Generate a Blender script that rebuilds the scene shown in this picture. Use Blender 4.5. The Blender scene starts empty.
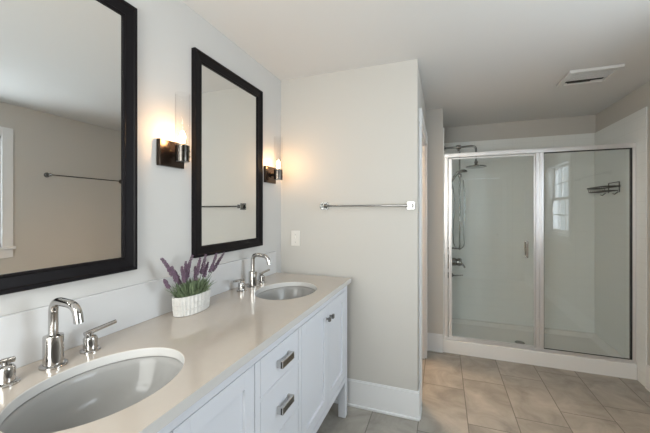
import bpy, bmesh, math, random
from mathutils import Vector, Matrix
random.seed(7)
PI = math.pi
C = bpy.context.scene.collection
S = bpy.context.scene

# ------------------------------------------------------------------ camera
cd = bpy.data.cameras.new('camera'); cam = bpy.data.objects.new('camera', cd); C.objects.link(cam)
cam.location = (0, 0, 1.411); cam.rotation_euler = (PI/2, 0, math.radians(20.3))
cd.sensor_width = 36; cd.sensor_fit = 'HORIZONTAL'; cd.lens = 319/650*36
cd.shift_y = -5.5/650; cd.clip_start = .02
S.camera = cam
# ------------------------------------------------------------------ world
w = bpy.data.worlds.new('sky'); S.world = w; w.use_nodes = True
bg = w.node_tree.nodes['Background']; bg.inputs[0].default_value = (.80, .90, 1, 1); bg.inputs[1].default_value = 3.0
# ------------------------------------------------------------------ daylight through the window, added fill from the rear
def area(name, loc, rot, sx, sy, e, col):
    l = bpy.data.lights.new(name, 'AREA'); l.shape = 'RECTANGLE'; l.size = sx; l.size_y = sy; l.energy = e; l.color = col
    o = bpy.data.objects.new(name, l); o.location = loc; o.rotation_euler = rot; C.objects.link(o); return o
area('window_daylight', (1.85, 1.22, 1.62), (0, PI/2, 0), 1.15, 1.2, 47, (.87, .935, 1))
area('rear_fill_light', (-.575, -.85, 1.55), (PI/2, 0, 0), 1.0, 1.2, 42, (1, .94, .865))  # added light behind the camera, brightens the shower
def point(name, loc, e, col, r):
    l = bpy.data.lights.new(name, 'POINT'); l.energy = e; l.color = col; l.shadow_soft_size = r
    o = bpy.data.objects.new(name, l); o.location = loc; C.objects.link(o); return o
vs = S.view_settings
vs.view_transform = 'Standard'; vs.look = 'None'; vs.gamma = 1; vs.use_curve_mapping = False; vs.exposure = 0.22
FILL_E = 3.5; FILL_COL = (1, .93, .84)  # added globe light that lifts the whole room
BULB_L = 150; BULB_COL = (1, .60, .28)

# ------------------------------------------------------------------ materials
def mat(name, col, rough=.5, metal=0, spec=.5, coat=0, bump=0, bscale=60, var=0, vscale=3):
    m = bpy.data.materials.new(name); m.use_nodes = True; nt = m.node_tree; b = nt.nodes['Principled BSDF']
    b.inputs['Base Color'].default_value = (*col, 1); b.inputs['Roughness'].default_value = rough
    b.inputs['Metallic'].default_value = metal; b.inputs['Specular IOR Level'].default_value = spec
    b.inputs['Coat Weight'].default_value = coat; b.inputs['Coat Roughness'].default_value = .05
    tc = nt.nodes.new('ShaderNodeTexCoord')
    if var:
        n = nt.nodes.new('ShaderNodeTexNoise'); n.inputs['Scale'].default_value = vscale; n.inputs['Detail'].default_value = 4
        nt.links.new(tc.outputs['Object'], n.inputs['Vector'])
        r = nt.nodes.new('ShaderNodeMix'); r.data_type = 'RGBA'
        r.inputs[6].default_value = (*[c*(1-var) for c in col], 1); r.inputs[7].default_value = (*[min(1, c*(1+var)) for c in col], 1)
        nt.links.new(n.outputs['Fac'], r.inputs[0]); nt.links.new(r.outputs[2], b.inputs['Base Color'])
    if bump:
        n = nt.nodes.new('ShaderNodeTexNoise'); n.inputs['Scale'].default_value = bscale; n.inputs['Detail'].default_value = 3
        nt.links.new(tc.outputs['Object'], n.inputs['Vector'])
        bp = nt.nodes.new('ShaderNodeBump'); bp.inputs['Strength'].default_value = bump; bp.inputs['Distance'].default_value = .002
        nt.links.new(n.outputs['Fac'], bp.inputs['Height']); nt.links.new(bp.outputs['Normal'], b.inputs['Normal'])
    return m
def glassmat(name, tint, fmul=1.0, ior=1.5, add=0.0):
    m = bpy.data.materials.new(name); m.use_nodes = True; nt = m.node_tree; nt.nodes.remove(nt.nodes['Principled BSDF'])
    out = nt.nodes['Material Output']
    t = nt.nodes.new('ShaderNodeBsdfTransparent'); t.inputs[0].default_value = (*tint, 1)
    g = nt.nodes.new('ShaderNodeBsdfGlossy'); g.inputs['Roughness'].default_value = .01; g.inputs[0].default_value = (1, 1, 1, 1)
    fr = nt.nodes.new('ShaderNodeFresnel'); fr.inputs['IOR'].default_value = ior
    mu = nt.nodes.new('ShaderNodeMath'); mu.operation = 'MULTIPLY_ADD'; mu.inputs[1].default_value = fmul; mu.inputs[2].default_value = add; mu.use_clamp = True
    mx = nt.nodes.new('ShaderNodeMixShader')
    ge = nt.nodes.new('ShaderNodeNewGeometry'); fs = nt.nodes.new('ShaderNodeMath'); fs.operation = 'SUBTRACT'; fs.inputs[0].default_value = 1
    mq = nt.nodes.new('ShaderNodeMath'); mq.operation = 'MULTIPLY'
    nt.links.new(ge.outputs['Backfacing'], fs.inputs[1]); nt.links.new(fr.outputs[0], mu.inputs[0])
    nt.links.new(mu.outputs[0], mq.inputs[0]); nt.links.new(fs.outputs[0], mq.inputs[1]); nt.links.new(mq.outputs[0], mx.inputs[0])
    nt.links.new(t.outputs[0], mx.inputs[1]); nt.links.new(g.outputs[0], mx.inputs[2]); nt.links.new(mx.outputs[0], out.inputs[0])
    return m
def edge_absorb(m, col):
    nt = m.node_tree; t = [n for n in nt.nodes if n.type == 'BSDF_TRANSPARENT'][0]
    lw = nt.nodes.new('ShaderNodeLayerWeight'); lw.inputs[0].default_value = .5
    r = nt.nodes.new('ShaderNodeValToRGB'); r.color_ramp.elements[0].position = .80; r.color_ramp.elements[0].color = t.inputs[0].default_value
    r.color_ramp.elements[1].position = .99; r.color_ramp.elements[1].color = (*col, 1)
    nt.links.new(lw.outputs['Facing'], r.inputs[0]); nt.links.new(r.outputs[0], t.inputs[0])
def emit(name, col, s):
    m = bpy.data.materials.new(name); m.use_nodes = True; b = m.node_tree.nodes['Principled BSDF']
    b.inputs['Base Color'].default_value = (*col, 1); b.inputs['Emission Color'].default_value = (*col, 1); b.inputs['Emission Strength'].default_value = s
    return m
M = dict(
    wall=mat('greige wall paint', (.55, .53, .495), .75, spec=.25, bump=.15, bscale=250),
    vwall=mat('pale wall paint', (.55, .54, .525), .7, spec=.25, bump=.15, bscale=250),
    ceil=mat('ceiling paint', (.70, .69, .675), .9, spec=.1, bump=.1, bscale=200),
    trim=mat('white trim paint', (.74, .745, .75), .35, spec=.4),
    cab=mat('white cabinet lacquer', (.66, .68, .73), .28, spec=.5),
    counter=mat('cream quartz', (.48, .425, .37), .13, spec=.5, coat=.25, var=.03, vscale=25),
    edge=mat('stone edge with painted light', (.56, .55, .535), .2),  # same slab as the top; sides painted paler for the light they catch
    splash=mat('white quartz', (.58, .58, .585), .2, spec=.5),
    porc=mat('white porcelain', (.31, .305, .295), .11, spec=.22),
    chrome=mat('polished chrome', (.50, .485, .47), .08, metal=1),
    darknickel=mat('dark nickel', (.22, .215, .21), .2, metal=1),
    satin=mat('satin chrome', (.24, .24, .235), .2, metal=1),
    cup=mat('dark polished cup', (.08, .072, .065), .18, metal=1),
    nickel=mat('brushed nickel', (.60, .59, .57), .22, metal=1),
    alu=mat('satin aluminium', (.80, .79, .79), .30, metal=.75),
    black=mat('black painted wood', (.008, .007, .008), .45, spec=.10),
    bronze=mat('dark bronze', (.055, .040, .032), .25, metal=.85),
    wire=mat('black coated wire', (.01, .01, .01), .4),
    gasket=mat('black rubber gasket', (.02, .02, .02), .6),
    plastic=mat('white plastic', (.74, .71, .66), .35),
    pan=mat('white acrylic shower pan', (.80, .79, .77), .25, spec=.5),
    basket=mat('whitewashed basket', (.60, .585, .56), .85, var=.22, vscale=45),
    leafa=mat('sage green leaves', (.15, .20, .11), .6, var=.5, vscale=40),
    leafb=mat('dark green stems', (.07, .12, .05), .6),
    bloom=mat('purple lavender blooms', (.15, .095, .14), .85, var=.6, vscale=160),
    soil=mat('dark moss', (.05, .05, .03), .9),
    mirror=mat('mirror silver', (.80, .81, .80), .0, metal=1),
    glass=glassmat('shower glass', (.980, .994, .986), 2.2, 1.5),
    pane=glassmat('window glass', (.95, .97, .97), .8),
    tube=glassmat('sconce glass', (.985, .98, .975), 1.0, 1.45),
    bulb=emit('lit bulb', BULB_COL, BULB_L),
    diff=emit('lit diffuser', (1, .93, .84), 2.0),
    globe=glassmat('frosted globe', (.95, .95, .93), .3),
    dark=mat('dark slot', (.03, .03, .03), .8),
)
edge_absorb(M['tube'], (.45, .44, .43))     # thick glass darkens towards the rim
def floor_mat():
    m = bpy.data.materials.new('stone floor tile'); m.use_nodes = True; nt = m.node_tree; b = nt.nodes['Principled BSDF']
    N = nt.nodes.new; L = nt.links.new
    def math_(op, a, b_=None, c=None):
        n = N('ShaderNodeMath'); n.operation = op
        for i, v in enumerate((a, b_, c)):
            if v is None: continue
            if isinstance(v, (int, float)): n.inputs[i].default_value = v
            else: L(v, n.inputs[i])
        return n.outputs[0]
    tc = N('ShaderNodeTexCoord'); sp = N('ShaderNodeSeparateXYZ'); L(tc.outputs['Object'], sp.inputs[0])
    u = math_('DIVIDE', math_('ADD', sp.outputs[0], .155), .31); col = math_('FLOOR', u); fu = math_('SUBTRACT', u, col)
    v = math_('DIVIDE', math_('SUBTRACT', math_('SUBTRACT', sp.outputs[1], 2.74), math_('MULTIPLY', col, .183)), .61)
    row = math_('FLOOR', v); fv = math_('SUBTRACT', v, row)
    du = math_('MULTIPLY', math_('MINIMUM', fu, math_('SUBTRACT', 1, fu)), .31)
    dv = math_('MULTIPLY', math_('MINIMUM', fv, math_('SUBTRACT', 1, fv)), .61)
    d = math_('MINIMUM', du, dv); joint = math_('LESS_THAN', d, .0028)
    cb = N('ShaderNodeCombineXYZ'); L(col, cb.inputs[0]); L(row, cb.inputs[1])
    wn = N('ShaderNodeTexWhiteNoise'); wn.noise_dimensions = '3D'; L(cb.outputs[0], wn.inputs['Vector'])
    # cloudy stone with a different offset in each tile
    va = N('ShaderNodeVectorMath'); va.operation = 'MULTIPLY_ADD'; L(wn.outputs['Color'], va.inputs[0]); va.inputs[1].default_value = (9, 9, 9); L(tc.outputs['Object'], va.inputs[2])
    n1 = N('ShaderNodeTexNoise'); n1.inputs['Scale'].default_value = 4.5; n1.inputs['Detail'].default_value = 7; n1.inputs['Roughness'].default_value = .62; n1.inputs['Distortion'].default_value = .8
    L(va.outputs[0], n1.inputs['Vector'])
    cr = N('ShaderNodeValToRGB'); L(n1.outputs['Fac'], cr.inputs[0])
    e = cr.color_ramp.elements; e[0].position = .3; e[0].color = (.25, .235, .205, 1); e[1].position = .72; e[1].color = (.46, .43, .385, 1)
    mx = N('ShaderNodeMix'); mx.data_type = 'RGBA'; L(joint, mx.inputs[0]); L(cr.outputs[0], mx.inputs[6]); mx.inputs[7].default_value = (.15, .14, .12, 1)
    L(mx.outputs[2], b.inputs['Base Color']); b.inputs['Roughness'].default_value = .45
    bp = N('ShaderNodeBump'); bp.inputs['Strength'].default_value = .5; bp.inputs['Distance'].default_value = .001; bp.invert = True
    L(joint, bp.inputs['Height']); L(bp.outputs[0], b.inputs['Normal'])
    return m
def surround_mat(name, ax):
    m = bpy.data.materials.new(name); m.use_nodes = True; nt = m.node_tree; b = nt.nodes['Principled BSDF']
    N = nt.nodes.new; L = nt.links.new
    tc = N('ShaderNodeTexCoord'); sp = N('ShaderNodeSeparateXYZ'); L(tc.outputs['Object'], sp.inputs[0])
    cb = N('ShaderNodeCombineXYZ'); L(sp.outputs[ax], cb.inputs[0]); L(sp.outputs[2], cb.inputs[1])
    br = N('ShaderNodeTexBrick'); br.offset = 0; br.inputs['Scale'].default_value = 1; br.inputs['Brick Width'].default_value = .20
    br.inputs['Row Height'].default_value = .10; br.inputs['Mortar Size'].default_value = .002; br.inputs['Mortar Smooth'].default_value = .5
    br.inputs['Color1'].default_value = br.inputs['Color2'].default_value = (.77, .79, .775, 1); br.inputs['Mortar'].default_value = (.71, .73, .715, 1)
    L(cb.outputs[0], br.inputs['Vector']); L(br.outputs['Color'], b.inputs['Base Color'])
    b.inputs['Roughness'].default_value = .35
    bp = N('ShaderNodeBump'); bp.invert = True; bp.inputs['Strength'].default_value = .3; bp.inputs['Distance'].default_value = .002
    L(br.outputs['Fac'], bp.inputs['Height']); L(bp.outputs[0], b.inputs['Normal'])
    return m
M['floor'] = floor_mat(); M['sur_x'] = surround_mat('white moulded tile surround back', 0); M['sur_y'] = surround_mat('white moulded tile surround side', 1)

# ------------------------------------------------------------------ mesh helpers
def nb(): return bmesh.new()
def box(bm, x0, x1, y0, y1, z0, z1, bev=0, seg=2):
    r = bmesh.ops.create_cube(bm, size=1)['verts']
    for v in r: v.co = Vector(((x0+x1)/2 + v.co.x*(x1-x0), (y0+y1)/2 + v.co.y*(y1-y0), (z0+z1)/2 + v.co.z*(z1-z0)))
    if bev:
        es = list({e for v in r for e in v.link_edges})
        bmesh.ops.bevel(bm, geom=es, offset=bev, segments=seg, affect='EDGES', profile=.5)
    return bm
def lathe(bm, prof, c, n=32, axis='Z', sx=1, sy=1, cap=True):
    """prof: list of (radius, height) revolved about an axis through c"""
    rings = []
    for r, h in prof:
        ring = []
        for k in range(n):
            a = 2*PI*k/n; p = Vector((math.cos(a)*r*sx, math.sin(a)*r*sy, h))
            if axis == 'X': p = Vector((p.z, p.x, p.y))
            elif axis == 'Y': p = Vector((p.y, p.z, p.x))
            ring.append(bm.verts.new(p + Vector(c)))
        rings.append(ring)
    for a, b in zip(rings, rings[1:]):
        for k in range(n): bm.faces.new((a[k], a[(k+1) % n], b[(k+1) % n], b[k]))
    if cap:
        for ring, rev in ((rings[0], True), (rings[-1], False)):
            bm.faces.new(list(reversed(ring)) if rev else ring)
    return bm
def tube(bm, pts, rad, n=14, closed=False):
    pts = [Vector(p) for p in pts]; N = len(pts); rings = []; prev = None
    for i, p in enumerate(pts):
        if closed: t = (pts[(i+1) % N]-pts[i-1])
        elif i == 0: t = pts[1]-p
        elif i == N-1: t = p-pts[-2]
        else: t = pts[i+1]-pts[i-1]
        t.normalize()
        if prev is None:
            u = t.orthogonal().normalized()
        else:
            u = (prev - t*prev.dot(t))
            u = u.normalized() if u.length > 1e-6 else t.orthogonal().normalized()
        prev = u; v = t.cross(u)
        r = rad[i] if isinstance(rad, (list, tuple)) else rad
        rings.append([bm.verts.new(p + (u*math.cos(2*PI*k/n)+v*math.sin(2*PI*k/n))*r) for k in range(n)])
    pairs = list(zip(rings, rings[1:])) + ([(rings[-1], rings[0])] if closed else [])
    for a, b in pairs:
        for k in range(n): bm.faces.new((a[k], a[(k+1) % n], b[(k+1) % n], b[k]))
    if not closed:
        bm.faces.new(list(reversed(rings[0]))); bm.faces.new(rings[-1])
    return bm
def arc(p0, p1, p2, n=8):
    """quadratic bend from p0 to p2 around corner p1"""
    p0, p1, p2 = map(Vector, (p0, p1, p2))
    return [(p0*(1-t)**2 + p1*2*t*(1-t) + p2*t*t) for t in [k/n for k in range(n+1)]]
def obj(name, bm, m, parent=None, smooth=True, label=None, ang=35):
    bmesh.ops.recalc_face_normals(bm, faces=bm.faces)
    if parent is not None:
        off = Vector(parent['_w']) if '_w' in parent else Vector((0, 0, 0))
        bmesh.ops.translate(bm, verts=bm.verts, vec=-off)
    me = bpy.data.meshes.new(name)
    if smooth:
        for f in bm.faces: f.smooth = True
        for e in bm.edges:
            if len(e.link_faces) == 2 and e.calc_face_angle(0) > math.radians(ang): e.smooth = False
    bm.to_mesh(me); bm.free()
    o = bpy.data.objects.new(name, me); C.objects.link(o); me.materials.append(m if not isinstance(m, str) else M[m])
    if parent is not None:
        o.parent = parent; o['_w'] = parent['_w'] if '_w' in parent else (0, 0, 0)
    if smooth:
        wn = o.modifiers.new('weighted', 'WEIGHTED_NORMAL'); wn.keep_sharp = True
    if label: o['label'] = label
    return o
def struct(name, bm, m, parent=None, smooth=False):
    o = obj(name, bm, m, parent, smooth)
    if parent is None: o['kind'] = 'structure'
    return o
def tag(o, label, cat, group=None):
    o['label'] = label; o['category'] = cat
    if group: o['group'] = group
    return o
def thing(name, loc, label, cat, group=None):
    o = bpy.data.objects.new(name, None); o.empty_display_size = .05; C.objects.link(o); o.location = loc; o['_w'] = tuple(loc)
    return tag(o, label, cat, group)
def dup(o, parent=None):
    c = o.copy(); C.objects.link(c)
    if parent is not None: c.parent = parent
    for ch in list(o.children): dup(ch, c)
    return c

# ------------------------------------------------------------------ room shell
XL, XR, YR, YB, H = -1.20, 1.53, -.50, 4.20, 2.44
YP, XP, YS = 2.242, -.162, 3.40
struct('floor', box(nb(), XL-.12, XR+.2, YR-.12, YB+.12, -.1, 0), 'floor')
struct('ceiling', box(nb(), XL-.12, XR+.2, YR-.12, YB+.12, H, H+.1), 'ceil')
struct('wall_left', box(nb(), XL-.12, XL, YR-.12, YB+.12, 0, H), 'vwall')
WY0, WY1, WZ0, WZ1 = .68, 1.76, 1.07, 2.12
b = nb(); box(b, XR, XR+.14, YR-.12, WY0, 0, H); box(b, XR, XR+.14, WY1, YB+.12, 0, H)
box(b, XR, XR+.14, WY0, WY1, 0, WZ0); box(b, XR, XR+.14, WY0, WY1, WZ1, H)
struct('wall_right', b, 'wall')
DX0, DX1, DZ = .42, 1.13, 2.10
b = nb(); box(b, XL, -1.05, YR-.12, YR, 0, H); box(b, -.10, DX0, YR-.12, YR, 0, H); box(b, -1.05, -.10, YR-.12, YR, 0, .95); box(b, -1.05, -.10, YR-.12, YR, 2.15, H); box(b, DX1, XR, YR-.12, YR, 0, H); box(b, DX0, DX1, YR-.12, YR, DZ, H)  # includes the opening for the added fill window
struct('wall_rear', b, 'wall')
struct('wall_back', box(nb(), XL, XR, YB, YB+.12, 0, H), 'wall')
struct('wall_partition', box(nb(), XL, XP, YP, YP+.12, 0, H), 'wall')
HY0, HY1, HZ = 2.46, 3.20, 2.05                       # doorway in the short hall wall
b = nb(); box(b, XP-.12, XP, YP+.12, HY0, 0, H); box(b, XP-.12, XP, HY1, YS, 0, H); box(b, XP-.12, XP, HY0, HY1, HZ, H)
struct('wall_hall', b, 'wall')
struct('wall_niche', box(nb(), XL, 0, YS, YS+.12, 0, H), 'wall')
struct('wall_shower', box(nb(), -.12, 0, YS+.12, YB, 0, H), 'wall')

def baseboard(name, x0, x1, y0, y1, h=.195):
    b = nb(); box(b, x0, x1, y0, y1, 0, h-.012, 0)
    # stepped cap and shoe
    dx = .004 if abs(x1-x0) < abs(y1-y0) else 0
    dy = .004 if not dx else 0
    box(b, x0+dx, x1-dx, y0+dy, y1-dy, h-.012, h, .003)
    ex, ey = (.008, 0) if dx else (0, .008)
    box(b, x0-ex, x1+ex, y0-ey, y1+ey, 0, .018, .004)
    return struct(name, b, 'trim')
baseboard('baseboard_partition', XL+.01, XP+.014, YP-.014, YP-.0005)
baseboard('baseboard_partition_end', XP+.0005, XP+.014, YP, HY0-.085)
baseboard('baseboard_niche', XP+.014, -.001, YS-.014, YS-.0005, .18)
baseboard('baseboard_right', XR-.014, XR-.0005, YR+.02, 3.27)
baseboard('baseboard_left', XL+.0005, XL+.014, YR+.02, YP-.02)
baseboard('baseboard_rear', XL+.02, DX0-.09, YR+.0005, YR+.014)

# doorway casing of the short hall wall
b = nb()
box(b, XP, XP+.018, HY0-.085, HY0, 0, HZ+.0, .003); box(b, XP, XP+.018, HY1, HY1+.085, 0, HZ, .003)
box(b, XP, XP+.020, HY0-.095, HY1+.095, HZ, HZ+.095, .003)
box(b, XP-.12, XP, HY0-.002, HY0+.016, 0, HZ, 0); box(b, XP-.12, XP, HY1-.016, HY1+.002, 0, HZ, 0); box(b, XP-.12, XP, HY0, HY1, HZ-.016, HZ, 0)
struct('trim_1', b, 'trim')

# rear door (seen only as a reflection in the shower glass)
d = thing('door_1', ((DX0+DX1)/2, YR-.03, 0), 'white panelled door in the rear wall', 'door'); d['kind'] = 'structure'
b = nb(); box(b, DX0+.02, DX1-.02, YR-.05, YR-.015, .01, DZ-.02, .002); obj('door_leaf', b, 'trim', d)
b = nb()
for z0, z1 in ((.22, .95), (1.10, 1.92)):
    x0, x1 = DX0+.13, DX1-.13
    for a in ((x0, x1, z0, z0+.03), (x0, x1, z1-.03, z1), (x0, x0+.03, z0, z1), (x1-.03, x1, z0, z1)):
        box(b, a[0], a[1], YR-.015, YR-.008, a[2], a[3], .002)
obj('panel_moulding', b, 'trim', d)
b = nb(); box(b, DX0-.08, DX0+.01, YR, YR+.018, 0, DZ+.09, .003); box(b, DX1-.01, DX1+.08, YR, YR+.018, 0, DZ+.09, .003); box(b, DX0+.01, DX1-.01, YR, YR+.018, DZ-.01, DZ+.09, .003)
box(b, DX0, DX0+.02, YR-.12, YR, 0, DZ); box(b, DX1-.02, DX1, YR-.12, YR, 0, DZ)
obj('door_casing', b, 'trim', d)
b = nb(); lathe(b, [(.028, 0), (.028, .006), (.010, .010), (.010, .035), (.024, .042), (.027, .055), (.018, .066), (.002, .068)], (DX1-.085, YR-.015, .92), 24, 'Y'); obj('door_knob', b, 'nickel', d)

# window in the right wall
wd = thing('window_1', (XR, (WY0+WY1)/2, WZ0), 'white sash window with muntins', 'window'); wd['kind'] = 'structure'
b = nb(); cw = .085
box(b, XR-.018, XR, WY0-cw, WY0, WZ0, WZ1+cw, .003); box(b, XR-.018, XR, WY1, WY1+cw, WZ0, WZ1+cw, .003)
box(b, XR-.018, XR, WY0, WY1, WZ1, WZ1+cw, .003); box(b, XR-.016, XR, WY0-cw, WY1+cw, WZ0-.105, WZ0-.025, .003)
obj('window_casing', b, 'trim', wd)
b = nb(); box(b, XR-.035, XR, WY0-cw-.015, WY1+cw+.015, WZ0-.025, WZ0, .004)
obj('window_sill', b, 'trim', wd)
b = nb()
for a in ((WY0, WY0+.02, WZ0, WZ1), (WY1-.02, WY1, WZ0, WZ1), (WY0, WY1, WZ0, WZ0+.02), (WY0, WY1, WZ1-.02, WZ1)): box(b, XR, XR+.14, a[0], a[1], a[2], a[3])
obj('window_jamb', b, 'trim', wd)
def sash(z0, z1, x):
    b = nb(); y0, y1 = WY0+.02, WY1-.02; t = .042
    box(b, x, x+.03, y0, y0+t, z0, z1, .003); box(b, x, x+.03, y1-t, y1, z0, z1, .003); box(b, x, x+.03, y0, y1, z0, z0+t, .003); box(b, x, x+.03, y0, y1, z1-t, z1, .003)
    for k in (1, 2): yy = y0+t+(y1-y0-2*t)*k/3; box(b, x+.004, x+.026, yy-.009, yy+.009, z0+t, z1-t)
    zz = (z0+z1)/2; box(b, x+.004, x+.026, y0+t, y1-t, zz-.009, zz+.009)
    s = obj('sash', b, 'trim', wd); p = obj('pane', box(nb(), x+.014, x+.017, y0+t, y1-t, z0+t, z1-t), 'pane', s)
zm = (WZ0+WZ1)/2
sash(WZ0+.02, zm+.02, XR+.05); sash(zm-.02, WZ1-.02, XR+.085)

# made-up window behind the camera, lets the added rear fill light in
we = thing('added_window', (-.575, YR, .95), 'added white framed window for the rear fill light', 'window'); we['kind'] = 'structure'
def frame4(b, x0, x1, z0, z1, t, y0, y1):
    for a in ((x0, x0+t, z0, z1), (x1-t, x1, z0, z1), (x0+t, x1-t, z0, z0+t), (x0+t, x1-t, z1-t, z1)): box(b, a[0], a[1], y0, y1, a[2], a[3], .002)
    return b
obj('window_casing', frame4(nb(), -1.13, -.02, .87, 2.23, .085, YR+.0005, YR+.018), 'trim', we)
for z0, z1, y in ((.955, 1.56, YR-.08), (1.54, 2.145, YR-.115)):
    q = obj('sash', frame4(nb(), -1.045, -.105, z0, z1, .042, y, y+.03), 'trim', we)
    obj('pane', box(nb(), -1.003, -.147, y+.014, y+.017, z0+.042, z1-.042), 'pane', q)

# ------------------------------------------------------------------ shower
# pan: height field with a rounded curb at the front, coved rim at the back
b = nb(); X0, X1, Y0, Y1 = .001, 1.519, YS, 4.189; nx, ny = 50, 60
def panz(x, y):
    def sm(t): t = max(0, min(1, t)); return t*t*(3-2*t)
    base = .055 + .018*min(1, math.hypot((x-.75)/.7, (y-3.78)/.35))
    front = .132*sm((YS+.115-y)/.05) if y < YS+.115 else 0
    rim = .035*max(sm((y-4.11)/.05), sm((.07-x)/.05), sm((x-1.45)/.05))
    z = base + rim
    if y < YS+.115: t = sm((YS+.115-y)/.05); z = z*(1-t) + .132*t
    return z
ys = [Y0, Y0+.004, Y0+.012] + [Y0+.012+(Y1-Y0-.012)*k/ny for k in range(1, ny+1)]
xs = [X0+(X1-X0)*k/nx for k in range(nx+1)]
g = []
for j, y in enumerate(ys):
    dz = (-.010, -.003, 0)[j] if j < 3 else 0
    g.append([b.verts.new((x, y, panz(x, y)+dz)) for x in xs])
for j in range(len(ys)-1):
    for i in range(nx): b.faces.new((g[j][i], g[j][i+1], g[j+1][i+1], g[j+1][i]))
bt = [[b.verts.new((x, y, .0005)) for x in (X0, X1)] for y in (Y0, Y1)]
b.faces.new([bt[0][0], bt[0][1]] + [v for v in reversed(g[0])])
b.faces.new([bt[1][1], bt[1][0]] + [v for v in g[-1]])
b.faces.new([bt[1][0], bt[0][0]] + [r[0] for r in g]); b.faces.new([bt[0][1], bt[1][1]] + [r[-1] for r in reversed(g)])
b.faces.new((bt[0][0], bt[1][0], bt[1][1], bt[0][1]))
pn = thing('shower_pan', (.75, 3.8, 0), 'white acrylic shower pan with raised front curb on the tiled floor', 'shower pan')
obj('basin', b, 'pan', pn, ang=50)
b = nb(); lathe(b, [(.045, 0), (.045, .003), (.038, .005), (.001, .005)], (.74, 3.77, .0585), 28)
obj('drain', b, 'darknickel', pn, label='dark round metal drain')

su = thing('shower_surround', (.75, YB, .09), 'glossy white tile-pattern shower surround lining the alcove walls', 'shower surround')
obj('back_panel', box(nb(), .0005, 1.519, 4.1895, 4.1995, .10, 2.245, .003), 'sur_x', su)
obj('left_panel', box(nb(), .0005, .0105, YS, 4.1885, .135, 2.245, .003), 'sur_y', su)
b = nb(); box(b, 1.5195, 1.5295, 3.276, 4.1995, .10, 2.245, .003); box(b, 1.5195, 1.5295, 3.276, YS-.002, 0, .10)
obj('right_panel', b, 'sur_y', su)

YE = 3.435
se = thing('shower_enclosure', (.75, YE, .132), 'silver framed glass shower enclosure with hinged left door and fixed right pane', 'shower enclosure')
b = nb(); box(b, .012, 1.518, YE-.022, YE+.022, 1.945, 1.985, .004); box(b, .012, 1.518, YE-.026, YE+.026, 1.958, 1.963)
obj('header_rail', b, 'alu', se)
b = nb(); box(b, .012, 1.518, YE-.03, YE+.03, .133, .146, .003); box(b, .012, 1.518, YE-.03, YE-.022, .146, .158, .002); obj('bottom_track', b, 'alu', se)
for x0, x1 in ((.012, .046), (1.497, 1.518)):
    b = nb(); box(b, x0, x1, YE-.022, YE+.022, .146, 1.945, .003); obj('wall_jamb', b, 'alu', se)
b = nb(); box(b, .800, .826, YE-.02, YE+.02, .146, 1.945, .003); box(b, .830, .862, YE-.022, YE+.018, .146, 1.945, .004); box(b, .826, .830, YE-.008, YE+.012, .146, 1.945)
obj('centre_post', b, 'alu', se)
b = box(nb(), .864, 1.495, YE-.003, YE+.003, .150, 1.945)
bmesh.ops.rotate(b, verts=b.verts, cent=(1.18, YE, 1), matrix=Matrix.Rotation(math.radians(-.85), 3, 'Z'))      # set very slightly askew in its frame
obj('fixed_pane', b, 'glass', se)
b = nb(); t = .007
for a in ((.862, .862+t*.6, .150, 1.945), (1.497-t*1.3, 1.497, .150, 1.945), (.862, 1.497, .146, .146+t*1.3), (.862, 1.497, 1.945-t, 1.945)): box(b, a[0], a[1], YE-.014, YE+.010, a[2], a[3])
obj('gasket', b, 'gasket', se, label='black rubber gasket')
sd = obj('shower_door', (lambda b: (box(b, .052, .084, YE-.014, YE+.010, .155, 1.935, .003), box(b, .788, .797, YE-.012, YE+.010, .155, 1.935, .002),
     box(b, .084, .788, YE-.010, YE+.010, .152, .166, .002), box(b, .084, .788, YE-.010, YE+.010, 1.925, 1.938, .002), b)[-1])(nb()), 'alu', se)
obj('door_pane', box(nb(), .084, .788, YE-.003, YE+.003, .166, 1.925), 'glass', sd)
b = nb()
for s in (-1, 1):
    y = YE+s*.042; z0, z1 = .985, 1.125
    tube(b, [(.728, YE+s*.003, z0)] + arc((.728, y-s*.010, z0), (.728, y, z0), (.728, y, z0+.012)) + arc((.728, y, z1-.012), (.728, y, z1), (.728, y-s*.010, z1)) + [(.728, YE+s*.003, z1)], .0085, 12)
    for z in (z0, z1): lathe(b, [(.012, 0), (.012, s*.005), (.009, s*.006)], (.728, YE+s*.003, z), 16, 'Y')
obj('door_handle', b, 'chrome', sd, label='chrome D-shaped pull handle')

YF = 3.80; XF = .0110
sh = thing('rain_shower', (XF, YF, 2.11), 'chrome rain shower on a long wall arm above the glass door', 'shower')
b = nb(); lathe(b, [(.030, 0), (.030, .006), (.014, .012)], (XF, YF, 2.11), 24, 'X'); obj('flange', b, 'satin', sh)
b = nb(); tube(b, [(XF+.004, YF, 2.11), (.28, YF, 2.115)] + arc((.29, YF, 2.115), (.335, YF, 2.115), (.335, YF, 2.07)) + [(.335, YF, 1.94)], .0105); obj('arm', b, 'satin', sh)
b = nb(); lathe(b, [(.010, .07), (.018, .060), (.018, .045), (.012, .038), (.014, .030), (.03, .022), (.096, .012), (.103, .007), (.103, 0), (.095, -.003), (.001, -.003)], (.335, YF, 1.885), 40); obj('rain_head', b, 'satin', sh)
b = nb(); lathe(b, [(.020, -.024), (.024, -.014), (.024, .014), (.020, .024)], (.16, YF, 2.112), 20, 'X'); tube(b, [(.16, YF, 2.112), (.16, YF, 2.07)], .012); obj('diverter', b, 'satin', sh)
hs = thing('hand_shower', (XF, YF, 1.0), 'chrome hand shower on a slim slide bar with hanging hose left of the rain shower', 'hand shower')
b = nb(); tube(b, [(.172, YF, 2.062), (.172, YF, .985)], .0075)
tube(b, [(XF, YF, 1.0), (.172, YF, 1.0)], .009); lathe(b, [(.02, 0), (.02, .006)], (XF, YF, 1.0), 20, 'X')
obj('slide_bar', b, 'satin', hs)
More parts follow.
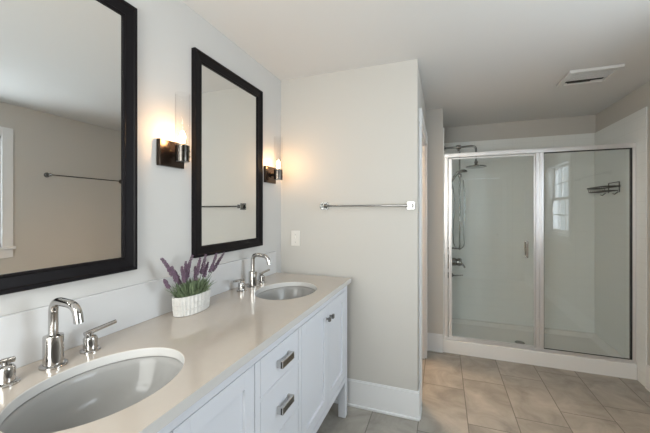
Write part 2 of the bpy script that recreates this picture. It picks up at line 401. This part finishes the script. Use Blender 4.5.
b = nb(); tube(b, [(.090, YF-.022, 1.73), (.115, YF-.022, 1.785), (.15, YF-.022, 1.83), (.185, YF-.022, 1.848)], [.011, .013, .015, .022]); lathe(b, [(.020, .016), (.038, .006), (.044, -.006), (.040, -.014), (.001, -.014)], (.205, YF-.022, 1.846), 24); obj('handset', b, 'satin', hs)
b = nb(); lathe(b, [(.016, -.020), (.020, -.014), (.020, .014), (.016, .020)], (.172, YF, 1.80), 20); tube(b, [(.172, YF, 1.80), (.16, YF-.02, 1.82)], .008); obj('slider', b, 'satin', hs)
b = nb()
hp = [(.090, YF-.022, 1.73)] + [(.085+.035*math.sin(k/24*PI*1.4)*(1-k/30)+.11*math.sin(k/24*PI)**2*.0+.03*k/24, YF-.03, 1.73-.67*k/24) for k in range(1, 25)]
hp += [(.115+.05*(1-math.cos(k/10*PI)), YF-.03, 1.06-.06*math.sin(k/10*PI)) for k in range(1, 11)]
hp += [(.215-.006*math.sin(k/12*PI*2), YF-.03, 1.06+.60*k/12) for k in range(1, 13)] + [(.205, YF-.026, 1.75)]
tube(b, hp, .0055, 10); obj('hose', b, 'satin', hs)
mv = thing('shower_valve', (XF, YF, .85), 'round chrome shower valve with lever knob on the left shower wall', 'shower valve')
b = nb(); lathe(b, [(.080, 0), (.080, .050), (.072, .060), (.045, .064), (.042, .125), (.034, .132), (.001, .132)], (XF, YF, .85), 36, 'X'); obj('escutcheon', b, 'satin', mv)
b = nb(); lathe(b, [(.030, .132), (.042, .138), (.045, .165), (.036, .180), (.001, .182)], (XF, YF, .85), 12, 'X'); tube(b, [(XF+.16, YF, .85), (XF+.19, YF-.03, .825), (XF+.21, YF-.05, .80)], [.013, .011, .009]); obj('lever_knob', b, 'satin', mv)
dv = thing('diverter_valve', (XF, YF, .70), 'small chrome diverter with thin lever below the round shower valve', 'valve')
b = nb(); lathe(b, [(.032, 0), (.032, .050), (.022, .056), (.022, .09), (.014, .096), (.001, .096)], (XF, YF, .70), 24, 'X'); obj('escutcheon', b, 'satin', dv)
b = nb(); tube(b, [(XF+.09, YF, .700), (XF+.12, YF-.01, .700), (XF+.195, YF-.02, .712)], [.010, .0075, .006]); obj('lever', b, 'satin', dv)

# wire caddy on the right shower wall
ca = thing('shower_caddy', (1.519, 3.9, 1.60), 'black wire shower caddy fixed high on the right shower wall', 'caddy')
cy0, cy1, cx0, cx1 = 3.66, 4.06, 1.395, 1.516
for z, nm in ((1.64, 'basket_rim'), (1.60, 'basket_floor')):
    b = nb(); s = .0 if z > 1.6 else .012
    loop = []
    for (cx, cy, a0) in ((cx1-.01-s, cy1-.01-s, 0), (cx0+.05+s, cy1-.05-s, 90), (cx0+.05+s, cy0+.05+s, 180), (cx1-.01-s, cy0+.01+s, 270)):
        r = .05 if cx < 1.46 else .01
        loop += [(cx+r*math.cos(math.radians(a0+q*18)), cy+r*math.sin(math.radians(a0+q*18)), z) for q in range(6)]
    tube(b, loop, .0065 if z > 1.6 else .0045, 8, True)
    if z > 1.6:
        for k in range(9):
            y = cy0+.03+(cy1-cy0-.06)*k/8; tube(b, [(cx0+.006, y, z), (cx0+.018, y, z-.04)], .0025, 6)
    else:
        for k in range(11):
            y = cy0+.025+(cy1-cy0-.05)*k/10; tube(b, [(cx0+.015, y, z), (cx1-.012, y, z)], .0022, 6)
    obj(nm, b, 'wire', ca)
b = nb(); tube(b, [(cx1, cy0+.02, 1.585), (cx1, cy0+.02, 1.68), (cx1, cy1-.18, 1.68), (cx1, cy1-.18, 1.585)], .0042, 8); obj('back_frame', b, 'wire', ca)
for y in (cy0+.03, cy1-.13):
    b = nb(); tube(b, [(cx1-.005, y, 1.59), (cx1-.03, y, 1.565), (cx1-.045, y, 1.572)], .0042, 6)
    obj('hook', b, 'wire', ca)

# exhaust vent
ev = thing('exhaust_vent', (1.03, 2.96, H), 'white louvred exhaust fan grille on the ceiling', 'vent')
vx0, vx1, vy0, vy1 = .87, 1.19, 2.81, 3.10
b = nb()
for a in ((vx0, vx1, vy0, vy0+.03), (vx0, vx1, vy1-.03, vy1), (vx0, vx0+.03, vy0+.03, vy1-.03), (vx1-.03, vx1, vy0+.03, vy1-.03)): box(b, *a, H-.022, H-.001, .003)
obj('frame', b, 'ceil', ev)
b = nb()
for k in range(12):
    y = vy0+.04+k*.018
    if k in (9,10): continue
    box(b, vx0+.03, vx1-.03, y-.004, y+.004, H-.016, H-.013)
obj('louvres', b, 'ceil', ev)
obj('dark_interior', box(nb(), vx0+.03, vx1-.03, vy0+.03, vy1-.03, H-.003, H-.001), 'dark', ev)
b = nb(); box(b, vx0+.05, vx1-.12, vy1-.105, vy1-.062, H-.0205, H-.0165, .001); obj('light_slot', b, 'dark', ev)

# globe lights: added fill behind the camera, warm lamp in the side room
def ceiling_lamp_or_fill(x, y, label, e, col):
    t = thing('ceiling_lamp_or_fill', (x, y, H), label, 'ceiling light')
    obj('canopy', lathe(nb(), [(.065, 0), (.065, -.02), (.05, -.028), (.010, -.03), (.010, -.16)], (x, y, H-.001), 40), 'nickel', t)
    b = nb(); r = .095; lathe(b, [(max(.012, r*math.sin(a)), -.255+r*math.cos(a)) for a in [PI*k/16 for k in range(1, 17)]], (x, y, H), 40); obj('globe_shade', b, 'globe', t)
    l = point('globe_light', (0, 0, -.255), e, col, .085); l.parent = t
    return t
ceiling_lamp_or_fill(-.12, -.20, 'added unseen frosted globe fill light behind the camera', FILL_E, FILL_COL)
ceiling_lamp_or_fill(-.62, 3.27, 'frosted globe ceiling light in the small side room', 55, (1, .68, .42))

# ------------------------------------------------------------------ vanity
VX0, VXF, VY0, VY1, VT = XL+.002, -.622, .19, 2.125, .915
vc = thing('vanity_cabinet', (-.9, 1.16, 0), 'long white shaker double vanity cabinet on square legs below the mirrors', 'vanity cabinet')
b = nb()
box(b, VXF-.02, VXF, 1.327+.003, 1.362, .29, .871); box(b, VXF-.02, VXF, .970, 1.004, .29, .871)      # stiles
box(b, VXF-.02, VXF, VY0+.05, VY1-.05, .874, VT)                                                    # top rail
box(b, VXF-.02, VXF, VY0+.05, VY1-.05, .25, .287)                                                   # bottom rail
box(b, VXF-.02, VXF, 1.004, 1.330, .7155, .7275); box(b, VXF-.02, VXF, 1.004, 1.330, .505, .517)
obj('face_frame', b, 'cab', vc, smooth=False)
b = nb(); box(b, VX0, VXF-.021, VY0+.01, VY1-.01, .26, .275); box(b, VX0, VXF-.021, VY0+.01, VY0+.025, .275, VT); box(b, VX0, VXF-.021, VY1-.025, VY1-.01, .26, VT); box(b, VX0, VX0+.01, VY0+.025, VY1-.025, .275, VT)
obj('carcass', b, 'cab', vc, smooth=False)
for x0, x1 in ((VXF-.05, VXF), (VX0, VX0+.05)):
    for y0, y1 in ((VY0, VY0+.048), (VY1-.048, VY1)):
        b = nb(); box(b, x0, x1, y0, y1, .004, VT, .002); box(b, x0+.012, x1-.012, y0+.012, y1-.012, 0, .006)
        obj('leg', b, 'cab', vc)
def shaker(y0, y1, z0, z1, w=.058):
    b = nb(); x0, x1 = VXF-.019, VXF
    box(b, x0, x1, y0, y0+w, z0, z1, .0012); box(b, x0, x1, y1-w, y1, z0, z1, .0012)
    box(b, x0, x1, y0+w, y1-w, z0, z0+w, .0012); box(b, x0, x1, y0+w, y1-w, z1-w, z1, .0012)
    box(b, x0, x1-.010, y0+w-.002, y1-w+.002, z0+w-.002, z1-w+.002)
    return b
def knob(y, z, door):
    b = nb(); lathe(b, [(.0075, 0), (.006, .003), (.005, .014)], (VXF+.0005, y, z), 16, 'X'); box(b, VXF+.014, VXF+.026, y-.012, y+.012, z-.012, z+.012, .002)
    return obj('knob', b, 'darknickel', door, label='small dark metal knob')
for y0, y1, ky in ((.2405, .603, .575), (.606, .967, .634), (1.365, 1.7305, 1.705), (1.7335, 2.0745, 1.762)):
    dd = obj('door', shaker(y0, y1, .29, .871), 'cab', vc); knob(ky, .797, dd)
def bar_pull(y, z, dr):
    b = nb(); hl = .052
    for s in (-1, 1): box(b, VXF+.0005, VXF+.026, y+s*hl-.006*(1+s), y+s*hl+.006*(1-s), z-.014, z+.014, .001)
    box(b, VXF+.018, VXF+.029, y-hl, y+hl, z-.0145, z+.0145, .0015)
    q = obj('pull', b, 'nickel', dr, label='brushed metal rectangular bar pull')
    obj('inset', box(nb(), VXF+.0288, VXF+.0295, y-hl+.006, y+hl-.006, z-.010, z+.010), 'darknickel', q)
for z0, z1 in ((.7285, .871), (.518, .7145), (.29, .504)):
    b = nb(); box(b, VXF-.019, VXF, 1.0065, 1.3275, z0, z1, .0015)
    dr = obj('drawer', b, 'cab', vc); bar_pull(1.176, (z0+z1)/2, dr)

# countertop with two oval cut-outs
ZT, ZB_ = .945, VT
SK = [(-.866, .614), (-.866, 1.690)]; SA, SB = .170, .217
CX0, CX1, CY0, CY1 = XL+.001, -.600, .165, 2.150
b = nb(); n = 72
def ring_pts(c, z, k=1.0): return [b.verts.new((c[0]+SA*k*math.cos(2*PI*i/n), c[1]+SB*k*math.sin(2*PI*i/n), z)) for i in range(n)]
def sq_pts(x0, x1, y0, y1, c, z):
    out = []
    for i in range(n):
        a = 2*PI*i/n; dx, dy = SA*math.cos(a), SB*math.sin(a); t = 1e9
        if dx > 1e-9: t = min(t, (x1-c[0])/dx)
        if dx < -1e-9: t = min(t, (x0-c[0])/dx)
        if dy > 1e-9: t = min(t, (y1-c[1])/dy)
        if dy < -1e-9: t = min(t, (y0-c[1])/dy)
        out.append(b.verts.new((c[0]+dx*t, c[1]+dy*t, z)))
    return out
ymid = (CY0+CY1)/2
for ci, (ya, yb) in zip(SK, ((CY0, ymid), (ymid, CY1))):
    for z in (ZT, ZB_):
        r = ring_pts(ci, z); s = sq_pts(CX0, CX1, ya, yb, ci, z)
        for i in range(n): b.faces.new((r[i], r[(i+1) % n], s[(i+1) % n], s[i]))
        # corner triangles
        for cx_ in (CX0, CX1):
            for cy_ in (ya, yb):
                for i in range(n):
                    p, q = s[i].co, s[(i+1) % n].co
                    if (abs(p.x-cx_) < 1e-5 and abs(q.y-cy_) < 1e-5 and abs(p.y-cy_) > 1e-5 and abs(q.x-cx_) > 1e-5) or (abs(q.x-cx_) < 1e-5 and abs(p.y-cy_) < 1e-5 and abs(q.y-cy_) > 1e-5 and abs(p.x-cx_) > 1e-5):
                        cv = b.verts.new((cx_, cy_, z)); b.faces.new((s[i], s[(i+1) % n], cv))
        if z == ZT: top = r
        else:
            for i in range(n): b.faces.new((top[i], top[(i+1) % n], r[(i+1) % n], r[i]))
for q in (((CX0, CY0), (CX1, CY0)), ((CX1, CY0), (CX1, CY1)), ((CX1, CY1), (CX0, CY1)), ((CX0, CY1), (CX0, CY0))):
    (x0, y0), (x1, y1) = q
    b.faces.new([b.verts.new(p) for p in ((x0, y0, ZB_), (x1, y1, ZB_), (x1, y1, ZT), (x0, y0, ZT))])
bmesh.ops.remove_doubles(b, verts=b.verts, dist=.0002)
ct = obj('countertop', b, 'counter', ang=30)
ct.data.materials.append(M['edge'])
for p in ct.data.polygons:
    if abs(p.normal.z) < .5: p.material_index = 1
mo = ct.modifiers.new('edge', 'BEVEL'); mo.width = .003; mo.segments = 2; mo.limit_method = 'ANGLE'; mo.angle_limit = math.radians(60)
tag(ct, 'cream polished stone countertop with two oval sink cut-outs', 'countertop')
bs = obj('backsplash', box(nb(), XL+.001, XL+.020, CY0, CY1-.02, ZT+.0003, 1.107, .002), 'splash'); tag(bs, 'low white stone backsplash along the wall behind both faucets', 'backsplash')

# sinks
def sink(c, label):
    t = thing('sink', (c[0], c[1], ZB_-.165), label, 'sink', 'oval sinks in the vanity top')
    b = nb(); prof = [(1.06, 0), (1.02, -.0005), (.985, -.004), (.96, -.02), (.90, -.065), (.80, -.105), (.62, -.135), (.40, -.149), (.16, -.155), (.13, -.157)]
    zt = ZB_-.0006
    outer = [(.16, -.168), (.45, -.160), (.66, -.146), (.85, -.112), (.95, -.068), (1.01, -.02), (1.06, -.012)]
    rings = []
    for k, h in prof + outer:
        rings.append([b.verts.new((c[0]+SA*k*math.cos(2*PI*i/64), c[1]+SB*k*math.sin(2*PI*i/64), zt+h)) for i in range(64)])
    for a, d_ in zip(rings, rings[1:] + rings[:1]):
        for i in range(64): b.faces.new((a[i], a[(i+1) % 64], d_[(i+1) % 64], d_[i]))
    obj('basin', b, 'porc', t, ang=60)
    b = nb(); lathe(b, [(.031, -.158), (.031, -.1535), (.024, -.1525), (.022, -.156), (.001, -.150)], (c[0], c[1], zt), 28); obj('drain', b, 'chrome', t, label='round chrome drain')
    return t
sink(SK[0], 'white oval undermount sink near the camera, cut by the picture edge')
sink(SK[1], 'white oval undermount sink at the far end of the counter beside the partition')

# faucets
def faucet(y, x, label):
    t = thing('faucet', (x, y, ZT), label, 'faucet', 'faucets on the vanity top'); z = ZT+.0005
    b = nb(); lathe(b, [(.034, 0), (.034, .005), (.030, .008), (.0255, .009), (.0255, .090), (.0240, .0925), (.0140, .096), (.0125, .1)], (x, y, z), 36)
    sp = obj('spout_base', b, 'chrome', t)
    b = nb(); zt = z+.196; R = .034
    pts = [(x, y, z+.09), (x, y, zt-R)] + arc((x, y, zt-R), (x, y, zt), (x+R, y, zt), 10)[1:] + [(x+.072, y, zt-.002)] + arc((x+.072, y, zt-.002), (x+.104, y, zt-.005), (x+.111, y, zt-.034), 10)[1:] + [(x+.1145, y, zt-.054)]
    tube(b, pts, .0122, 22); obj('spout', b, 'chrome', t)
    for s in (-1, 1):
        hy = y+s*.110; hx = x-.004
        b = nb(); lathe(b, [(.029, 0), (.029, .004), (.026, .007), (.0205, .008), (.0205, .042), (.016, .049), (.009, .052), (.009, .062), (.001, .062)], (hx, hy, z), 30)
        h = obj('handle', b, 'chrome', t)
        b = nb(); tube(b, [(hx, hy-s*.018, z+.060), (hx, hy, z+.062), (hx+.004, hy+s*.040, z+.067), (hx+.008, hy+s*.082, z+.072)], [.0078, .0078, .0072, .0068], 14)
        obj('lever', b, 'chrome', h)
    return t
faucet(.617, -1.10, 'chrome gooseneck faucet with two lever handles at the near sink')
faucet(1.690, -1.10, 'chrome gooseneck faucet with two lever handles at the far sink')

# ------------------------------------------------------------------ planter with lavender
PX, PY = -1.095, 1.178
pl = thing('planter', (PX, PY, ZT), 'small oval whitewashed ribbed planter on the counter between the sinks', 'planter')
b = nb(); n = 120; rings = []
for k, h in ((.0, 0), (.90, 0), (.93, .004), (.97, .04), (1.0, .078), (1.0, .085), (.93, .086), (.91, .07), (0.0, .07)):
    ring = []
    for i in range(n):
        a = 2*PI*i/n; rib = (1 + .045*math.cos(i*PI*2/4)) if .9 <= k and h < .08 and h > 0 and k != .91 else 1
        ring.append(b.verts.new((PX+.050*max(k, .01)*rib*math.cos(a), PY+.104*max(k, .01)*rib*math.sin(a), ZT+.0005+h)))
    rings.append(ring)
for p, q in zip(rings, rings[1:]):
    for i in range(n): b.faces.new((p[i], p[(i+1) % n], q[(i+1) % n], q[i]))
b.faces.new(rings[0]); b.faces.new(rings[-1])
obj('pot', b, 'basket', pl, ang=80)
b = nb()
for hz in (.0285, .0535):
    tube(b, [(PX+.0505*(.955+.03*hz/.05)*math.cos(2*PI*i/60), PY+.1050*(.955+.03*hz/.05)*math.sin(2*PI*i/60), ZT+hz) for i in range(60)], .0022, 6, True)
obj('woven_band', b, 'basket', pl)
lv = thing('lavender', (PX, PY, ZT+.071), 'bunch of purple lavender with grey green leaves growing in the white oval planter', 'plant')
obj('moss', lathe(nb(), [(.98, 0), (.9, .008), (.02, .012)], (PX, PY, ZT+.071), 40, 'Z', .044, .088), 'soil', lv)
b = nb()
for k in range(560):
    a = random.uniform(0, 2*PI); rr = math.sqrt(random.random()); x, y = PX+.036*rr*math.cos(a), PY+.078*rr*math.sin(a)
    L = random.uniform(.035, .088); th = random.uniform(.05, .95); ph = math.atan2(y-PY, (x-PX)*1.6) + random.uniform(-.7, .7)
    th = th*(.5+.6*rr)
    p0 = Vector((x, y, ZT+.074)); d = Vector((math.sin(th)*math.cos(ph), math.sin(th)*math.sin(ph), math.cos(th)))
    if p0.x + d.x*L < XL+.03: d.x = abs(d.x)*.3
    side = d.cross(Vector((0, 0, 1))).normalized()*random.uniform(.0016, .0030)
    mid = p0 + d*L*.55 + Vector((0, 0, .003)); tip = p0 + d*L - Vector((0, 0, .006*math.sin(th)))
    nrm = side.cross(d).normalized()*.0006
    vs_ = [b.verts.new(q) for q in (p0-side*.5, p0+side*.5, mid+side+nrm, mid-side+nrm, tip)]
    vb_ = [b.verts.new(q) for q in (p0-side*.5-nrm, p0+side*.5-nrm, mid+side-nrm, mid-side-nrm)]
    b.faces.new((vs_[0], vs_[1], vs_[2], vs_[3])); b.faces.new((vs_[3], vs_[2], vs_[4])); b.faces.new((vb_[1], vb_[0], vb_[3], vb_[2])); b.faces.new((vb_[2], vb_[3], vs_[4]))
    b.faces.new((vs_[1], vb_[1], vb_[2], vs_[2])); b.faces.new((vs_[2], vb_[2], vs_[4])); b.faces.new((vb_[0], vs_[0], vs_[3], vb_[3])); b.faces.new((vb_[3], vs_[3], vs_[4])); b.faces.new((vs_[0], vb_[0], vb_[1], vs_[1]))
fo = obj('foliage', b, 'leafa', lv, smooth=False, label='dense grey green needle leaves'); fo['kind'] = 'stuff'
def spike(base, tip, bend, n=13):
    base, tip = Vector(base), Vector(tip); mid = (base+tip)/2 + Vector(bend)
    pts = arc(base, mid, tip, 12)
    b = nb(); tube(b, pts, [.0014]*13, 6); st = obj('stem', b, 'leafb', lv)
    b = nb(); d = (pts[-1]-pts[-3]).normalized()
    L = (tip-base).length; n0 = .50
    for k in range(n):
        t = n0 + (1-n0)*k/(n-1); i = min(11, int(t*12)); p = pts[i].lerp(pts[i+1], t*12-i)
        r = .0088*(.8+.2*random.random())*(1-.40*(k/(n-1))**2)
        u = d.orthogonal().normalized(); v = d.cross(u)
        for q in range(5):
            a = 2*PI*q/5 + k*.6; c = p + (u*math.cos(a)+v*math.sin(a))*r*random.uniform(.6, 1.0)
            m4 = Matrix.Translation(c) @ d.to_track_quat('Z', 'Y').to_matrix().to_4x4() @ Matrix.Diagonal((r*.42, r*.42, r*.72, 1))
            bmesh.ops.create_icosphere(b, subdivisions=1, radius=1, matrix=m4)
    obj('flower_spike', b, 'bloom', st, smooth=False)
zt = ZT+.08
SPK = [((-1.11, 1.12, zt), (-1.12, 1.030, 1.208), (0, .01, .03)), ((-1.10, 1.13, zt), (-1.075, 1.040, 1.175), (0, -.015, .01)), ((-1.11, 1.10, zt), (-1.09, 1.015, 1.125), (0, -.02, .02)),
       ((-1.10, 1.17, zt), (-1.11, 1.195, 1.200), (0, -.045, .0)), ((-1.09, 1.15, zt), (-1.08, 1.100, 1.165), (0, -.01, 0)), ((-1.09, 1.15, zt), (-1.11, 1.155, 1.178), (0, -.01, 0)),
       ((-1.10, 1.20, zt), (-1.09, 1.225, 1.185), (0, -.005, .01)), ((-1.10, 1.21, zt), (-1.10, 1.275, 1.195), (0, .005, .0)), ((-1.09, 1.20, zt), (-1.11, 1.215, 1.145), (0, 0, 0)),
       ((-1.09, 1.23, zt), (-1.10, 1.355, 1.190), (0, .015, .0)), ((-1.10, 1.24, zt), (-1.11, 1.430, 1.186), (0, .0, .005)), ((-1.10, 1.23, zt), (-1.12, 1.315, 1.150), (0, .0, .0)), ((-1.10, 1.14, zt), (-1.12, 1.10, 1.145), (0, .0, .0))]
for s in SPK: spike(*s)

# ------------------------------------------------------------------ mirrors
MZ0, MZ1 = 1.172, 2.240
def mirror(y0, y1, label):
    t = thing('wall_mirror', (XL, (y0+y1)/2, MZ0), label, 'mirror'); w_ = .056
    b = nb(); xo = XL+.001
    # mitred frame with a raised outer lip
    def rect(k, x): return [b.verts.new((x, a, c)) for a, c in ((y0+k, MZ0+k), (y1-k, MZ0+k), (y1-k, MZ1-k), (y0+k, MZ1-k))]
    R = [rect(0, xo), rect(0, xo+.024), rect(.003, xo+.027), rect(.012, xo+.027), rect(.016, xo+.022), rect(w_-.010, xo+.018), rect(w_-.006, xo+.020), rect(w_, xo+.016), rect(w_, xo)]
    for p, q in zip(R, R[1:] + R[:1]):
        for i in range(4): b.faces.new((p[i], p[(i+1) % 4], q[(i+1) % 4], q[i]))
    t['group'] = 'black framed mirrors over the vanity'
    obj('frame', b, 'black', t, smooth=False)
    b = nb(); box(b, xo+.002, xo+.010, y0+w_, y1-w_, MZ0+w_, MZ1-w_); obj('mirror_glass', b, 'mirror', t, smooth=False)
    return t
mirror(.315, .960, 'large black framed mirror above the near sink, reflecting a window')
mirror(1.285, 1.930, 'black framed mirror between the two sconces above the far sink')

# ------------------------------------------------------------------ sconces
def sconce(y, label):
    z0, z1 = 1.615, 1.735; zc = (z0+z1)/2; sx = XL+.080; sy = y
    t = thing('wall_sconce', (XL, y, z0), label, 'wall sconce')
    t['group'] = 'wall sconces beside the mirrors'
    b = nb(); box(b, XL+.0005, XL+.022, y-.0725, y+.0725, z0, z1, .003); obj('back_plate', b, 'bronze', t)
    b = nb(); tube(b, [(XL+.02, y, zc), (sx-.03, y, zc)], .011); lathe(b, [(.02, 0), (.02, .006)], (XL+.022, y, zc), 24, 'X'); obj('arm', b, 'bronze', t)
    b = nb(); lathe(b, [(.024, -.040), (.031, -.038), (.031, -.018), (.033, -.017), (.033, -.012), (.031, -.011), (.031, .008), (.033, .009), (.033, .014), (.031, .015), (.031, .034), (.024, .036), (.012, .036), (.012, .046)], (sx, sy, zc), 36); obj('socket_cup', b, 'cup', t)
    b = nb(); hh = .275
    prof = [(.0325, .0), (.0325, hh), (.0300, hh), (.0300, .0)]
    rings = []
    for r, h in prof: rings.append([b.verts.new((sx+r*math.cos(2*PI*i/40), sy+r*math.sin(2*PI*i/40), zc-.001+.037+h*.86)) for i in range(40)])
    for p, q in zip(rings, rings[1:]+rings[:1]):
        for i in range(40): b.faces.new((p[i], p[(i+1) % 40], q[(i+1) % 40], q[i]))
    obj('glass_cylinder', b, 'tube', t)
    b = nb(); lathe(b, [(.008, 0), (.010, .012), (.013, .026), (.011, .038), (.005, .050), (.001, .056)], (sx, sy, zc+.048), 24); obj('bulb', b, 'bulb', t, label='lit candle bulb')
    return t
sconce(1.145, 'dark bronze wall sconce with clear glass cylinder between the two mirrors')
sconce(2.052, 'dark bronze wall sconce with clear glass cylinder beside the partition corner')

# ------------------------------------------------------------------ partition fittings
def towel_bar(name, p0, p1, nrm, label, square=True):
    p0, p1, nrm = Vector(p0), Vector(p1), Vector(nrm); d = (p1-p0).normalized()
    t = thing(name, tuple((p0+p1)/2), label, 'towel bar')
    b = nb(); tube(b, [p0+nrm*.055, p1+nrm*.055], .0062, 14); obj('bar', b, 'satin' if square else 'darknickel', t)
    ax = 'Y' if abs(nrm.y) > .5 else 'X'; s = nrm.y if ax == 'Y' else nrm.x
    for p in (p0, p1):
        b = nb()
        if square:
            box(b, p.x-.027, p.x+.027, min(p.y, p.y+s*.010)+.0005*s, max(p.y, p.y+s*.010)+.0005*s, p.z-.027, p.z+.027, .002)
            box(b, p.x-.015, p.x+.015, min(p.y+s*.008, p.y+s*.067), max(p.y+s*.008, p.y+s*.067), p.z-.015, p.z+.015, .002)
        else:
            lathe(b, [(.026, .0005*s), (.026, .006*s), (.012, .012*s), (.012, .058*s), (.016, .062*s), (.001, .068*s)], tuple(p), 24, ax)
        obj('mounting_post', b, 'satin' if square else 'darknickel', t)
    return t
towel_bar('towel_bar', (-.83, YP, 1.448), (-.205, YP, 1.448), (0, -1, 0), 'chrome towel bar with square posts on the partition wall')
towel_bar('towel_bar', (XR, 2.13, 1.79), (XR, 2.95, 1.79), (-1, 0, 0), 'long towel bar on the right wall past the window, seen in the near mirror', False)
sw = thing('light_switch', (-1.072, YP, 1.20), 'white wall switch plate beside the far end of the counter', 'light switch')
b = nb(); box(b, -1.108, -1.036, YP-.007, YP-.0005, 1.141, 1.259, .003); obj('plate', b, 'plastic', sw)
b = nb(); box(b, -1.077, -1.067, YP-.016, YP-.007, 1.199, 1.215, .002); obj('toggle', b, 'plastic', sw)
for z in (1.170, 1.232):
    b = nb(); lathe(b, [(.0035, 0), (.0035, -.0015), (.001, -.0018)], (-1.072, YP-.0065, z), 12, 'Y'); obj('screw', b, 'nickel', sw)

for o in bpy.data.objects:
    if '_w' in o: del o['_w']
